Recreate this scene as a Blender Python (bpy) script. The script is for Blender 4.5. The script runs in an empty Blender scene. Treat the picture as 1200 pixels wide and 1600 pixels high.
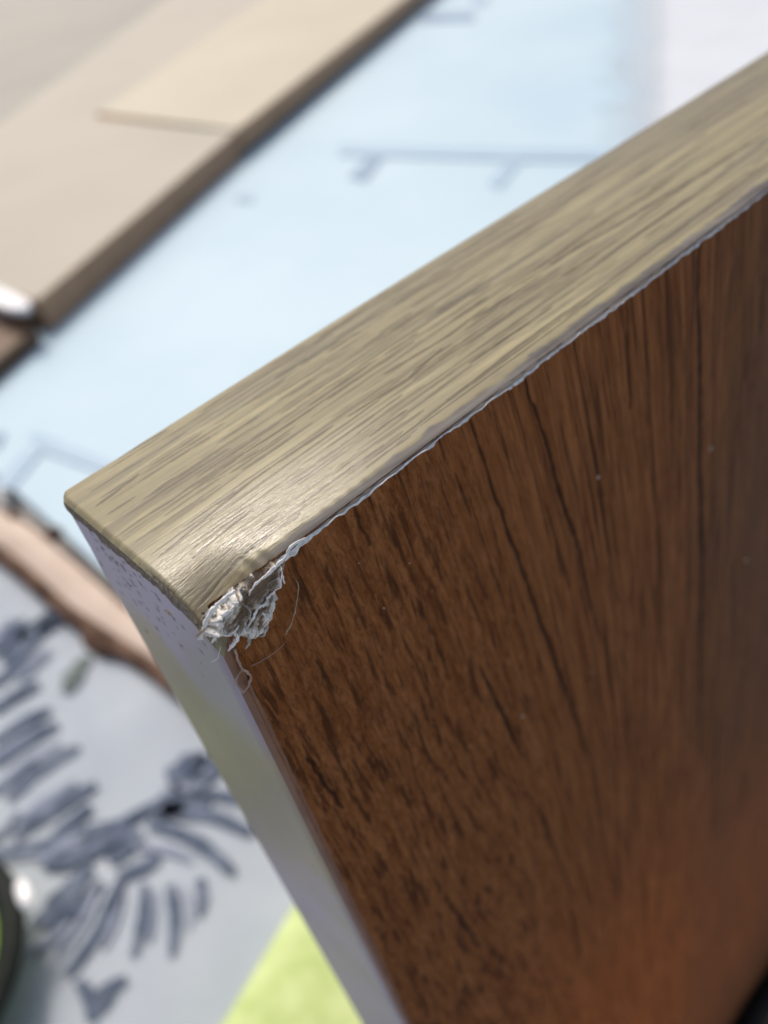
import bpy, math, random
import numpy as np
from mathutils import Vector, Matrix, noise as mnoise

S = bpy.context.scene
COL = S.collection
random.seed(7)
rng = np.random.default_rng(7)
MM = 0.001

# ------------------------------------------------------------------ camera
R = Matrix(((0.7142205866, 0.5547040098, -0.4268400347),
            (-0.6728414033, 0.3761475110, -0.6370223669),
            (-0.1928040446, 0.7421701365, 0.6418801203)))
CAM = Vector((-0.016625, -0.058111, 0.054125))
FPX = 1362.0
cd = bpy.data.cameras.new("camera")
cd.sensor_fit = 'HORIZONTAL'
cd.sensor_width = 36.0
cd.lens = 36.0 * FPX / 1200.0
cd.clip_start = 0.002
cd.clip_end = 400.0
cd.dof.use_dof = True
cd.dof.focus_distance = 0.086
cd.dof.aperture_fstop = 23.5
cam = bpy.data.objects.new("camera", cd)
COL.objects.link(cam)
cam.matrix_world = Matrix.Translation(CAM) @ R.to_4x4()
S.camera = cam

# ------------------------------------------------------------------ sky and sun
SUN_EL, SUN_AZ = math.radians(53), math.radians(69)     # azimuth from +X towards +Y
w = bpy.data.worlds.new("World")
S.world = w
w.use_nodes = True
nt = w.node_tree
bg = nt.nodes['Background']
sky = nt.nodes.new('ShaderNodeTexSky')
sky.sky_type = 'NISHITA'
sky.sun_disc = False
sky.sun_elevation = SUN_EL
sky.sun_rotation = math.pi / 2 - SUN_AZ
sky.air_density = 1.0
sky.dust_density = 6.0
sky.ozone_density = 1.0
nt.links.new(sky.outputs[0], bg.inputs[0])
bg.inputs[1].default_value = 0.10
sd = bpy.data.lights.new("sun", 'SUN')
sd.energy = 1.5
sd.angle = math.radians(14)
sd.color = (1.0, 0.93, 0.82)
sun = bpy.data.objects.new("sun", sd)
COL.objects.link(sun)
sdir = Vector((math.cos(SUN_EL) * math.cos(SUN_AZ), math.cos(SUN_EL) * math.sin(SUN_AZ), math.sin(SUN_EL)))
sun.rotation_euler = sdir.to_track_quat('Z', 'Y').to_euler()

gl = bpy.data.lights.new("added_warm_glow", 'SPOT')  # added spot, stands in for the unseen source of the orange glow
gl.energy = 0.95
gl.color = (1.0, 0.54, 0.13)
gl.spot_size = math.radians(58)
gl.spot_blend = 1.0
gl.shadow_soft_size = 0.03
glow = bpy.data.objects.new("added_warm_glow", gl)
COL.objects.link(glow)
glow.location = (0.16, -0.30, -0.31)
glow.rotation_euler = (Vector(glow.location) - Vector((0.078, 0.0, -0.275))).to_track_quat('Z', 'Y').to_euler()

S.view_settings.view_transform = 'Standard'
S.view_settings.look = 'None'
S.view_settings.gamma = 1.0
S.view_settings.exposure = 0.5
S.cycles.use_denoising = True
S.cycles.max_bounces = 8

# ------------------------------------------------------------------ helpers
def at(u, v, plane=2, val=-0.6):
    """the world point on a plane that the photograph shows at pixel u, v (1200 x 1600)"""
    d = R @ Vector((u - 600.0, 800.0 - v, -FPX))
    k = (val - CAM[plane]) / d[plane]
    return CAM + d * k

def link(name, me, mat=None, parent=None, smooth=False):
    o = bpy.data.objects.new(name, me)
    COL.objects.link(o)
    if mat:
        me.materials.append(mat)
    if parent:
        o.parent = parent
    if smooth:
        me.polygons.foreach_set('use_smooth', [True] * len(me.polygons))
    return o

def mesh(name, verts, faces, mat=None, parent=None, smooth=False):
    me = bpy.data.meshes.new(name)
    me.from_pydata([tuple(v) for v in verts], [], [tuple(f) for f in faces])
    me.update()
    return link(name, me, mat, parent, smooth)

def grid_mesh(name, P, mat=None, parent=None, attrs=None, vec=None, flip=False):
    """P: array (n, m, 3) in mm"""
    n, m, _ = P.shape
    idx = np.arange(n * m).reshape(n, m)
    q = np.stack([idx[:-1, :-1], idx[1:, :-1], idx[1:, 1:], idx[:-1, 1:]], -1).reshape(-1, 4)
    if flip:
        q = q[:, ::-1]
    me = bpy.data.meshes.new(name)
    me.vertices.add(n * m)
    me.vertices.foreach_set('co', (P.reshape(-1, 3) * MM).astype(np.float32).ravel())
    nf = len(q)
    me.loops.add(nf * 4)
    me.loops.foreach_set('vertex_index', q.astype(np.int32).ravel())
    me.polygons.add(nf)
    me.polygons.foreach_set('loop_start', np.arange(0, nf * 4, 4, dtype=np.int32))
    me.polygons.foreach_set('use_smooth', np.ones(nf, dtype=bool))
    me.update(calc_edges=True)
    for k, a in (attrs or {}).items():
        at_ = me.attributes.new(k, 'FLOAT', 'POINT')
        at_.data.foreach_set('value', a.astype(np.float32).ravel())
    for k, a in (vec or {}).items():
        at_ = me.attributes.new(k, 'FLOAT_VECTOR', 'POINT')
        at_.data.foreach_set('vector', a.astype(np.float32).ravel())
    return link(name, me, mat, parent)

def tube(pts, radii, sides=6, flat=1.0, flatdir=None):
    """verts, faces of a tapered tube through pts (metres)"""
    V, F = [], []
    n = len(pts)
    pts = [Vector(p) for p in pts]
    for i, p in enumerate(pts):
        t = (pts[min(i + 1, n - 1)] - pts[max(i - 1, 0)]).normalized()
        up = Vector((0, 1, 0)) if flatdir is None else Vector(flatdir)
        if abs(t.dot(up)) > 0.95:
            up = Vector((1, 0, 0))
        a = t.cross(up).normalized()
        b = a.cross(t).normalized()
        for k in range(sides):
            th = 2 * math.pi * k / sides
            V.append(p + a * (math.cos(th) * radii[i]) + b * (math.sin(th) * radii[i] * flat))
    for i in range(n - 1):
        for k in range(sides):
            k2 = (k + 1) % sides
            F.append((i * sides + k, i * sides + k2, (i + 1) * sides + k2, (i + 1) * sides + k))
    F.append(tuple(range(sides))[::-1])
    F.append(tuple((n - 1) * sides + k for k in range(sides)))
    return V, F

def merge(parts):
    V, F = [], []
    for v, f in parts:
        o = len(V)
        V += list(v)
        F += [tuple(i + o for i in q) for q in f]
    return V, F

def prism(poly, z0, z1):
    """poly: list of (x, y) -> verts, faces"""
    n = len(poly)
    area = sum(poly[i][0] * poly[(i + 1) % n][1] - poly[(i + 1) % n][0] * poly[i][1] for i in range(n))
    if area < 0:
        poly = poly[::-1]
    V = [(p[0], p[1], z0) for p in poly] + [(p[0], p[1], z1) for p in poly]
    F = [tuple(range(n))[::-1], tuple(range(n, 2 * n))]
    for i in range(n):
        j = (i + 1) % n
        F.append((i, j, n + j, n + i))
    return V, F

def bevel(o, width, segs=2):
    b = o.modifiers.new('bevel', 'BEVEL')
    b.width = width
    b.segments = segs
    b.limit_method = 'ANGLE'
    b.angle_limit = math.radians(40)

def empty(name, loc=(0, 0, 0)):
    o = bpy.data.objects.new(name, None)
    o.empty_display_size = 0.02
    COL.objects.link(o)
    o.location = loc
    return o

def tag(o, label=None, cat=None, group=None, kind=None):
    if label: o['label'] = label
    if cat: o['category'] = cat
    if group: o['group'] = group
    if kind: o['kind'] = kind
    return o

def vnoise(x, y, seed=0):
    """smooth 2-D value noise, vectorised"""
    r = np.random.default_rng(seed)
    T = r.random((256, 256))
    xi = np.floor(x).astype(int); yi = np.floor(y).astype(int)
    fx = x - xi; fy = y - yi
    fx = fx * fx * (3 - 2 * fx); fy = fy * fy * (3 - 2 * fy)
    g = lambda a, b: T[a % 256, b % 256]
    return (g(xi, yi) * (1 - fx) * (1 - fy) + g(xi + 1, yi) * fx * (1 - fy)
            + g(xi, yi + 1) * (1 - fx) * fy + g(xi + 1, yi + 1) * fx * fy)

def smooth01(a, b, x):
    t = np.clip((x - a) / (b - a), 0, 1)
    return t * t * (3 - 2 * t)

# ------------------------------------------------------------------ materials
class Mat:
    def __init__(self, name, rough=0.6, spec=0.4):
        self.m = bpy.data.materials.new(name)
        self.m.use_nodes = True
        self.t = self.m.node_tree
        self.b = self.t.nodes['Principled BSDF']
        self.b.inputs['Roughness'].default_value = rough
        self.b.inputs['Specular IOR Level'].default_value = spec
    def n(self, typ, **kw):
        x = self.t.nodes.new(typ)
        for k, v in kw.items():
            setattr(x, k, v)
        return x
    def l(self, a, b):
        self.t.links.new(a, b)
    def coord(self, scale=(1, 1, 1), src=None, attr=None, rot=(0, 0, 0)):
        mp = self.n('ShaderNodeMapping')
        mp.inputs['Scale'].default_value = scale
        mp.inputs['Rotation'].default_value = rot
        if attr:
            a = self.n('ShaderNodeAttribute', attribute_name=attr)
            self.l(a.outputs['Vector'], mp.inputs[0])
        else:
            c = self.n('ShaderNodeTexCoord')
            self.l(c.outputs['Object'], mp.inputs[0])
        return mp.outputs[0]
    def noise(self, vec, scale=1, detail=4, rough=0.55, dist=0.0):
        x = self.n('ShaderNodeTexNoise')
        x.inputs['Scale'].default_value = scale
        x.inputs['Detail'].default_value = detail
        x.inputs['Roughness'].default_value = rough
        x.inputs['Distortion'].default_value = dist
        self.l(vec, x.inputs['Vector'])
        return x.outputs['Fac']
    def ramp(self, fac, stops):
        x = self.n('ShaderNodeValToRGB')
        e = x.color_ramp.elements
        while len(e) < len(stops):
            e.new(0.5)
        for i, (p, c) in enumerate(stops):
            e[i].position = p
            e[i].color = (*c, 1) if len(c) == 3 else c
        self.l(fac, x.inputs[0])
        return x.outputs[0]
    def mask(self, fac, a, b):
        x = self.n('ShaderNodeMapRange', interpolation_type='SMOOTHSTEP')
        x.inputs['From Min'].default_value = a
        x.inputs['From Max'].default_value = b
        self.l(fac, x.inputs['Value'])
        return x.outputs[0]
    def mix(self, fac, a, b, mode='MIX'):
        x = self.n('ShaderNodeMix', data_type='RGBA', blend_type=mode)
        for i, v in ((0, fac), (6, a), (7, b)):
            if hasattr(v, 'is_linked'):
                self.l(v, x.inputs[i])
            elif i == 0:
                x.inputs[0].default_value = v
            else:
                x.inputs[i].default_value = (*v, 1)
        return x.outputs[2]
    def math(self, op, a, b=None):
        x = self.n('ShaderNodeMath', operation=op)
        for i, v in ((0, a), (1, b)):
            if v is None: continue
            if hasattr(v, 'is_linked'): self.l(v, x.inputs[i])
            else: x.inputs[i].default_value = v
        return x.outputs[0]
    def attr(self, name):
        return self.n('ShaderNodeAttribute', attribute_name=name).outputs['Fac']
    def color(self, c):
        if hasattr(c, 'is_linked'): self.l(c, self.b.inputs['Base Color'])
        else: self.b.inputs['Base Color'].default_value = (*c, 1)
        return self
    def rough(self, r):
        self.l(r, self.b.inputs['Roughness'])
    def bump(self, h, dist, strength=1.0):
        x = self.n('ShaderNodeBump')
        x.inputs['Distance'].default_value = dist
        x.inputs['Strength'].default_value = strength
        self.l(h, x.inputs['Height'])
        self.l(x.outputs[0], self.b.inputs['Normal'])

def m_front():
    M = Mat('brown_woodgrain_laminate', 0.65, 0.05)
    streak = M.noise(M.coord((0.40, 1, 0.020), attr='gcoord'), 1, 5, 0.6, 0.4)
    def two(sx, sz, det, ro, di):
        p = M.noise(M.coord((sx, 1, sz), attr='gcoord'), 1, det, ro, di)
        q = M.noise(M.coord((sx * 0.9, 1, sz * 0.28), attr='gcoord'), 1, det, ro, di * 0.6)
        x = M.n('ShaderNodeMix', data_type='FLOAT')
        M.l(M.attr('long'), x.inputs[0]); M.l(p, x.inputs[2]); M.l(q, x.inputs[3])
        return x.outputs[0]
    fibre = two(1.15, 0.14, 6, 0.72, 0.6)
    pores = two(0.95, 0.09, 3, 0.6, 0.3)
    mott = two(1.9, 0.55, 6, 0.75, 0.7)
    fine = M.noise(M.coord((6.0, 1, 3.5), attr='gcoord'), 1, 4, 0.7)
    base = M.ramp(streak, [(0.30, (0.118, 0.037, 0.009)), (0.46, (0.171, 0.060, 0.017)), (0.62, (0.220, 0.086, 0.028)), (0.75, (0.137, 0.047, 0.013))])
    c = M.mix(M.mask(fibre, 0.42, 0.64), base, M.mix(0.7, base, (0.314, 0.131, 0.048)))
    c = M.mix(M.math('MULTIPLY', M.mask(pores, 0.50, 0.36), 0.75), c, (0.040, 0.013, 0.005))
    c = M.mix(M.math('MULTIPLY', M.mask(mott, 0.52, 0.38), 0.52), c, (0.055, 0.017, 0.005))
    c = M.mix(M.math('MULTIPLY', M.mask(mott, 0.55, 0.72), 0.55), c, (0.34, 0.165, 0.082))
    c = M.mix(M.math('MULTIPLY', M.mask(fine, 0.50, 0.30), 0.4), c, (0.05, 0.018, 0.007))
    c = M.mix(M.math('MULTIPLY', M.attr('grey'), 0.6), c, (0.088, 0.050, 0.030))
    c = M.mix(M.attr('crack'), c, (0.014, 0.005, 0.003))
    M.color(c)
    h = M.math('ADD', M.math('MULTIPLY', fibre, 0.6), M.math('MULTIPLY', mott, 0.5))
    M.bump(h, 0.00015, 0.6)
    return M.m

def m_top():
    M = Mat('light_oak_edge_veneer', 0.40, 0.5)
    band = M.noise(M.coord((0.012, 0.30, 1), attr='gcoord'), 1, 3, 0.5, 0.2)
    streak = M.noise(M.coord((0.028, 0.62, 1), attr='gcoord'), 1, 8, 0.68, 0.25)
    dash = M.noise(M.coord((0.09, 1.0, 1), attr='gcoord'), 1, 2, 0.5, 0.15)
    mott = M.noise(M.coord((0.5, 1.6, 1), attr='gcoord'), 1, 5, 0.7, 0.5)
    base = M.ramp(band, [(0.30, (0.180, 0.156, 0.107)), (0.5, (0.247, 0.216, 0.128)), (0.68, (0.197, 0.179, 0.122))])
    c = M.mix(M.mask(streak, 0.48, 0.68), base, (0.352, 0.308, 0.179))
    c = M.mix(M.math('MULTIPLY', M.mask(streak, 0.47, 0.30), 0.30), c, (0.138, 0.109, 0.072))
    c = M.mix(M.math('MULTIPLY', M.mask(dash, 0.37, 0.29), 0.30), c, (0.067, 0.051, 0.030))
    c = M.mix(M.math('MULTIPLY', M.mask(mott, 0.56, 0.70), 0.45), c, (0.227, 0.231, 0.158))
    c = M.mix(M.math('MULTIPLY', M.mask(mott, 0.42, 0.30), 0.35), c, (0.159, 0.136, 0.091))
    c = M.mix(M.math('MULTIPLY', M.attr('crack'), 0.95), c, (0.051, 0.038, 0.025))
    c = M.mix(M.math('MULTIPLY', M.attr('back'), 0.5), c, (0.167, 0.149, 0.117))
    ridge = M.noise(M.coord((0.55, 4.2, 1), attr='gcoord'), 1, 3, 0.6, 0.6)
    rm = M.math('MULTIPLY', M.mask(ridge, 0.50, 0.36), M.math('MULTIPLY', M.attr('fine'), 0.6))
    c = M.mix(rm, c, (0.17, 0.135, 0.10))
    c = M.mix(M.attr('lip'), c, M.mix(M.mask(streak, 0.35, 0.65), (0.115, 0.104, 0.098), (0.23, 0.21, 0.185)))
    M.color(c)
    M.rough(M.math('SUBTRACT', 0.42, M.math('MULTIPLY', M.attr('fine'), 0.14)))
    M.l(M.math('ADD', 0.16, M.math('MULTIPLY', M.attr('fine'), 0.5)), M.b.inputs['Specular IOR Level'])
    h = M.math('ADD', M.math('MULTIPLY', ridge, M.math('MULTIPLY', M.attr('fine'), 0.42)), M.math('MULTIPLY', streak, 0.35))
    M.bump(M.math('ADD', h, M.math('MULTIPLY', mott, 0.12)), 0.00022, 0.8)
    return M.m

def m_end():
    M = Mat('grey_gloss_end_laminate', 0.22, 0.6)
    co = M.coord((1000, 1000, 1000))
    n1 = M.noise(M.coord((1000, 1000, 1000)), 0.045, 3, 0.5)
    n2 = M.noise(co, 2.6, 3, 0.7)
    c = M.mix(M.attr('reflection_tint'), (0.350, 0.312, 0.420), (0.335, 0.290, 0.205))
    c = M.mix(M.math('MULTIPLY', M.mask(n1, 0.4, 0.65), 0.4), c, (0.26, 0.235, 0.215))
    c = M.mix(M.math('MULTIPLY', M.mask(n2, 0.56, 0.72), 0.25), c, (0.08, 0.074, 0.066))
    c = M.mix(M.attr('crack'), c, (0.045, 0.042, 0.055))
    c = M.mix(M.attr('lip'), c, M.ramp(n2, [(0.35, (0.12, 0.103, 0.086)), (0.65, (0.25, 0.215, 0.175))]))
    M.color(c)
    M.rough(M.math('ADD', 0.40, M.math('MULTIPLY', M.attr('lip'), 0.5)))
    M.l(M.math('MULTIPLY', M.math('SUBTRACT', 1.0, M.math('MAXIMUM', M.attr('crack'), M.attr('lip'))), 0.16), M.b.inputs['Specular IOR Level'])
    M.bump(n2, 0.00006, 0.35)
    return M.m

def m_simple(name, c1, c2, scale=40, rough=0.6, spec=0.3, bump=0.0, stretch=(1, 1, 1)):
    M = Mat(name, rough, spec)
    n1 = M.noise(M.coord(stretch), scale, 5, 0.6)
    M.color(M.ramp(n1, [(0.32, c1), (0.68, c2)]))
    if bump:
        M.bump(n1, bump, 0.6)
    return M.m

def m_cloth(name, c1, c2, weave=900, rough=0.9, blotch=7):
    M = Mat(name, rough, 0.1)
    n1 = M.noise(M.coord(), blotch, 4, 0.55)
    n2 = M.noise(M.coord((1, 1, 1)), weave, 2, 0.6)
    c = M.ramp(n1, [(0.3, c1), (0.7, c2)])
    c = M.mix(M.math('MULTIPLY', M.mask(n2, 0.45, 0.3), 0.25), c, tuple(0.7 * v for v in c1))
    M.color(c)
    M.bump(n2, 0.0012, 0.5)
    return M.m

MAT_FRONT, MAT_TOP, MAT_END = m_front(), m_top(), m_end()
MAT_LIP = m_simple('reddish_brown_laminate_edge', (0.135, 0.060, 0.036), (0.20, 0.098, 0.060), 700, 0.4, 0.4, 0.00005, (1, 1, 0.25))
MAT_CORE = m_simple('raw_fibreboard', (0.16, 0.12, 0.08), (0.26, 0.20, 0.14), 900, 0.9, 0.1, 0.0002)
MAT_TORN = m_simple('torn_paper_fibre', (0.22, 0.20, 0.17), (0.52, 0.53, 0.51), 800, 0.5, 0.4, 0.0003)
MAT_WHITE_FIBRE = m_simple('pale_torn_fibre', (0.66, 0.66, 0.65), (0.88, 0.88, 0.86), 1200, 0.4, 0.5)
MAT_TAN_FIBRE = m_simple('tan_torn_fibre', (0.26, 0.19, 0.13), (0.42, 0.33, 0.24), 1200, 0.5, 0.4)
MAT_GLUE = m_simple('dried_glue', (0.25, 0.16, 0.13), (0.40, 0.29, 0.24), 900, 0.3, 0.5)
MAT_CUT = m_simple('pale_cut_veneer_edge', (0.45, 0.48, 0.50), (0.80, 0.82, 0.83), 1500, 0.5, 0.4, 0.0001)

# ------------------------------------------------------------------ the ground
FLOOR = -0.62
g = mesh('ground', [(-60, -60, FLOOR), (60, -60, FLOOR), (60, 60, FLOOR), (-60, 60, FLOOR)], [(0, 1, 2, 3)],
         m_simple('pale_terrace_concrete', (0.42, 0.42, 0.41), (0.52, 0.52, 0.51), 6, 0.8))
tag(g, kind='structure')

# ------------------------------------------------------------------ the furniture board
board = tag(empty('furniture_board', (0.2, 0.015, FLOOR)),
            'wood grain furniture board with a chipped corner, pale edge band on top and brown face', 'board')

def bpart(name, P, mat, **kw):
    o = grid_mesh(name, P, mat, None, **kw)
    o.parent = board
    o.matrix_parent_inverse = Matrix.Translation(-Vector((0.2, 0.015, FLOOR)))
    return o
def bmesh_part(name, V, F, mat, smooth=True, parent=None):
    o = mesh(name, V, F, mat, None, smooth)
    if parent is None:
        o.parent = board
        o.matrix_parent_inverse = Matrix.Translation(-Vector((0.2, 0.015, FLOOR)))
    else:
        o.parent = parent
        o.matrix_parent_inverse = parent.matrix_parent_inverse.copy()
    return o

def steps(segs):
    out = [segs[0][0]]
    for a, b, s0, s1 in segs:
        x = a
        sgn = 1 if b > a else -1
        while (b - x) * sgn > 1e-6:
            t = abs((x - a) / (b - a))
            x += sgn * (s0 + (s1 - s0) * t)
            if (b - x) * sgn < 0.3 * (s0 + (s1 - s0) * t):
                x = b
            out.append(x)
    return np.array(out)

def polymask(X, Z, lines, taper=True):
    """darkness and depth of thin cracks along polylines; lines: (pts, halfwidth, strength)"""
    out = np.zeros_like(X)
    for pts, hw, st in lines:
        best = np.full(X.shape, 0.0)
        L = np.cumsum([0] + [math.hypot(b[0] - a[0], b[1] - a[1]) for a, b in zip(pts[:-1], pts[1:])])
        tot = L[-1]
        for i, (a, b) in enumerate(zip(pts[:-1], pts[1:])):
            lo = (min(a[0], b[0]) - 4 * hw, min(a[1], b[1]) - 4 * hw)
            hi = (max(a[0], b[0]) + 4 * hw, max(a[1], b[1]) + 4 * hw)
            sel = (X > lo[0]) & (X < hi[0]) & (Z > lo[1]) & (Z < hi[1])
            if not sel.any(): continue
            x, z = X[sel], Z[sel]
            dx, dz = b[0] - a[0], b[1] - a[1]
            q = dx * dx + dz * dz
            t = np.clip(((x - a[0]) * dx + (z - a[1]) * dz) / q, 0, 1)
            d = np.hypot(x - a[0] - t * dx, z - a[1] - t * dz)
            s = (L[i] + t * math.sqrt(q)) / tot
            wv = hw * (0.35 + 0.65 * np.sin(np.pi * np.clip(s, 0.02, 0.98)) ** 0.5)
            wv = wv * (0.6 + 0.9 * vnoise(s * tot * 0.8, s * 0 + 3.3, 5))
            v = st * np.exp(-(d / wv) ** 2)
            best[sel] = np.maximum(best[sel], v)
        out = np.maximum(out, best)
    return out

def wob(pts, amp, n=6, seed=0):
    """subdivide a polyline with small irregular steps across it"""
    r = random.Random(seed)
    out = []
    for a, b in zip(pts[:-1], pts[1:]):
        for k in range(n):
            t = k / n
            out.append((a[0] + (b[0] - a[0]) * t + r.uniform(-amp, amp), a[1] + (b[1] - a[1]) * t))
    out.append(pts[-1])
    return out

# ---- front face: brown laminate, facing -Y
def corner_dist(x, z):
    return np.hypot(x, z)
xs = steps([(1.1, 75, 0.17, 0.19), (75, 215, 0.22, 1.2), (215, 600, 8, 30)])
zs = steps([(-0.3, -60, 0.17, 0.19), (-60, -300, 0.22, 0.9), (-300, -619, 1.0, 4)])
X, Z = np.meshgrid(xs, zs, indexing='ij')
tilt = 0.055 + 0.125 * np.exp(-((X - 44) / 26) ** 2)
U = X - tilt * 130 * (1 - np.exp(Z / 130)) + 0.9 * (vnoise(X * 0.06, Z * 0.02, 11) - 0.5) * 2
front_cracks = [
    ([(81.0, -1), (81.4, -10), (82.7, -21), (84.0, -42), (86.1, -61), (88.0, -98), (90.5, -131)], 0.62, 1.0),
    ([(65.0, -1.5), (65.2, -8), (65.4, -18)], 0.30, 0.85),
    ([(45.4, -1.3), (46.6, -6), (47.9, -11), (50.0, -22), (52.9, -35), (54.6, -46), (56.2, -56)], 0.36, 1.0),
    ([(36.4, -1.3), (37.8, -10), (39.4, -19), (41.8, -32), (44.0, -44), (47.9, -64), (51.7, -85)], 0.34, 0.95),
    ([(19.1, -1.4), (19.2, -4), (19.5, -7)], 0.32, 0.8),
    ([(74.9, -19), (75.6, -28), (76.6, -40)], 0.24, 0.7),
    ([(56.1, -11), (57.0, -18), (59.5, -39), (61.4, -53)], 0.26, 0.75),
    ([(31.1, -39), (33.5, -52), (35.9, -66)], 0.34, 0.95),
    ([(3.8, -28), (4.5, -34), (5.4, -41)], 0.34, 0.95),
    ([(15.2, -80), (17.0, -93), (18.8, -106)], 0.45, 0.9),
    ([(16.7, -38), (16.6, -50), (17.3, -67)], 0.20, 0.6),
    ([(37.6, -83), (40.5, -104), (43.6, -126)], 0.32, 0.7),
    ([(72.5, -98), (72.4, -130)], 0.30, 0.6),
    ([(97.6, -132), (99.0, -155), (100.6, -180)], 0.5, 0.75),
    ([(60.5, -66), (62.2, -84), (64.5, -105)], 0.24, 0.6),
    ([(24.0, -20), (24.8, -27), (25.6, -36)], 0.24, 0.65),
    ([(29.5, -9), (30.2, -15)], 0.22, 0.5),
    ([(52.0, -95), (54.5, -120), (57.0, -150)], 0.3, 0.55),
]
front_cracks = [(wob(p, 0.18, 4, i), h, s) for i, (p, h, s) in enumerate(front_cracks)]
r = random.Random(21)
for i in range(380):                      # short pores in the printed grain
    x = r.uniform(2, 120); z = -r.random() ** 1.5 * 210 - 1.5
    tl = 0.055 + 0.125 * math.exp(-((x - 44) / 26) ** 2) + r.uniform(-0.03, 0.03)
    ln = r.uniform(2, 8) * (1 + 1.6 * (x > 40))
    front_cracks.append(([(x, z), (x + tl * ln * 0.5 + r.uniform(-.1, .1), z - ln * 0.5), (x + tl * ln, z - ln)], r.uniform(0.12, 0.26), r.uniform(0.25, 0.7)))
CR = polymask(X, Z, front_cracks)
Yf = 0.10 * CR + 0.03 * (vnoise(U * 2.2, Z * 0.3, 3) - 0.5) * (X < 75)
drop = 0.35 * np.exp(-((X - 1) / 6) ** 2 - ((Z + 1) / 5) ** 2)
P = np.stack([X, Yf + drop, Z], -1)
gv = np.stack([U, 0 * U, Z], -1)
LONG = smooth01(22, 62, X + 10 * (vnoise(X * 0.05, Z * 0.02, 17) - 0.5))
grey = smooth01(70, 110, X) * (0.75 + 0.25 * vnoise(X * 0.2, Z * 0.03, 8))  # greyish veil over the right part, put into the colour
face = bpart('brown_face', P, MAT_FRONT, attrs={'crack': CR, 'grey': grey, 'long': LONG}, vec={'gcoord': gv}, flip=True)

# ---- end face: grey gloss laminate, facing -X, rounded towards the front
ys = steps([(0.55, 4, 0.12, 0.25), (4, 31.0, 0.3, 0.3)])
ze = steps([(-0.5, -16, 0.14, 0.2), (-16, -120, 0.3, 1.5), (-120, -619, 2, 8)])
Yg, Ze = np.meshgrid(ys, ze, indexing='ij')
lipw = 2.2 + 0.9 * (vnoise(Yg * 0.55, Yg * 0 + 2.2, 31) - 0.5) + 0.7 * (vnoise(Yg * 2.6, Yg * 0 + 7.2, 32) - 0.5)
LIP = 1 - smooth01(-0.18, 0.18, -Ze - lipw)
Xe = 0.5 * np.clip((2.0 - Yg) / 1.45, 0, 1) ** 2.2 + 1.3 * np.clip((Yg - 27.5) / 3.5, 0, 1) ** 2.4
Xe = Xe + 0.35 * np.clip((Ze + 1.4) / 0.9, 0, 1) ** 2 - 0.18 * LIP * (0.4 + vnoise(Yg * 1.5, Ze * 1.5, 33))
TONE = np.clip(smooth01(-13, -27, Ze + 14 * (vnoise(Yg * 0.09, Ze * 0.05, 36) - 0.5)) * (1 - 0.75 * smooth01(-45, -95, Ze + 30 * (vnoise(Yg * 0.06, Ze * 0.03, 37) - 0.5))) + 0.3 * (vnoise(Yg * 0.2, Ze * 0.1, 38) - 0.5), 0, 1)  # lilac and olive reflections painted into the end face colour by height
specks = []
r = random.Random(4)
for i in range(80):
    y = min(28.5, max(3, r.gauss(19, 5.5))); z = -2.6 - abs(r.gauss(0, 6.5)) * (0.5 + y / 40)
    specks.append(([(y, z), (y + r.uniform(-.5, .5), z - r.uniform(.1, .5))], r.choice((0.2, 0.3, 0.4, 0.55)), r.uniform(0.6, 1)))
for i in range(40):
    y = r.uniform(2, 29); z = -r.uniform(8, 150)
    specks.append(([(y, z), (y + r.uniform(-.2, .2), z - .4)], r.uniform(0.10, 0.26), r.uniform(0.3, 0.8)))
SPK = polymask(Yg, Ze, specks)
Ze = Ze - 1.7 * np.clip((Yg - 28.3) / 2.7, 0, 1) ** 2
Ze = Ze - 3.6 * np.clip(1 - Yg * 0.9 / 8.0, 0, 1) ** 2.0 * np.exp(np.minimum(Ze, 0) / 9.0)
Pe = np.stack([Xe + 0.05 * SPK, Yg, Ze], -1)
bpart('end_face', Pe, MAT_END, attrs={'crack': SPK, 'lip': LIP, 'reflection_tint': TONE})

# ---- reddish brown edge of the laminate between end face and brown face
zl = steps([(-1.0, -130, 0.35, 1.0), (-130, -619, 2, 8)])
tt = np.linspace(0, 1, 7)
T, Zl = np.meshgrid(tt, zl, indexing='ij')
wl = 1.12 + 0.16 * (vnoise(Zl * 0.35, Zl * 0, 41) - 0.5) + 0.12 * (vnoise(Zl * 1.7, Zl * 0, 42) - 0.5)
Xl = 0.44 + (wl + 0.45 - 0.44) * T
Yl = 0.57 * (1 - T) ** 1.7 - 0.05 * np.sin(np.pi * T) - 0.04
dl = 0.35 * np.exp(-((Zl + 1) / 5) ** 2)
bpart('laminate_edge', np.stack([Xl, Yl + dl, Zl], -1), MAT_LIP, flip=True)

# ---- top edge band: pale veneer with a rolled, ragged front lip
def yback(x):
    return 30.0 + 0.35 * np.exp(-((x - 46) / 34) ** 2)
xt = steps([(-0.05, 45, 0.16, 0.2), (45, 180, 0.22, 0.8), (180, 600, 8, 30)])
ss = np.concatenate([np.linspace(0, 0.022, 7)[:-1], np.linspace(0.022, 0.14, 34)[:-1], np.linspace(0.14, 0.97, 300)[:-1], np.linspace(0.97, 1.0, 8)])
XT, SS = np.meshgrid(xt, ss, indexing='ij')
front_y = -0.25 + 0.42 * (vnoise(XT * 0.22, XT * 0, 51) - 0.5) + 0.30 * (vnoise(XT * 1.1, XT * 0, 52) - 0.5)
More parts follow.
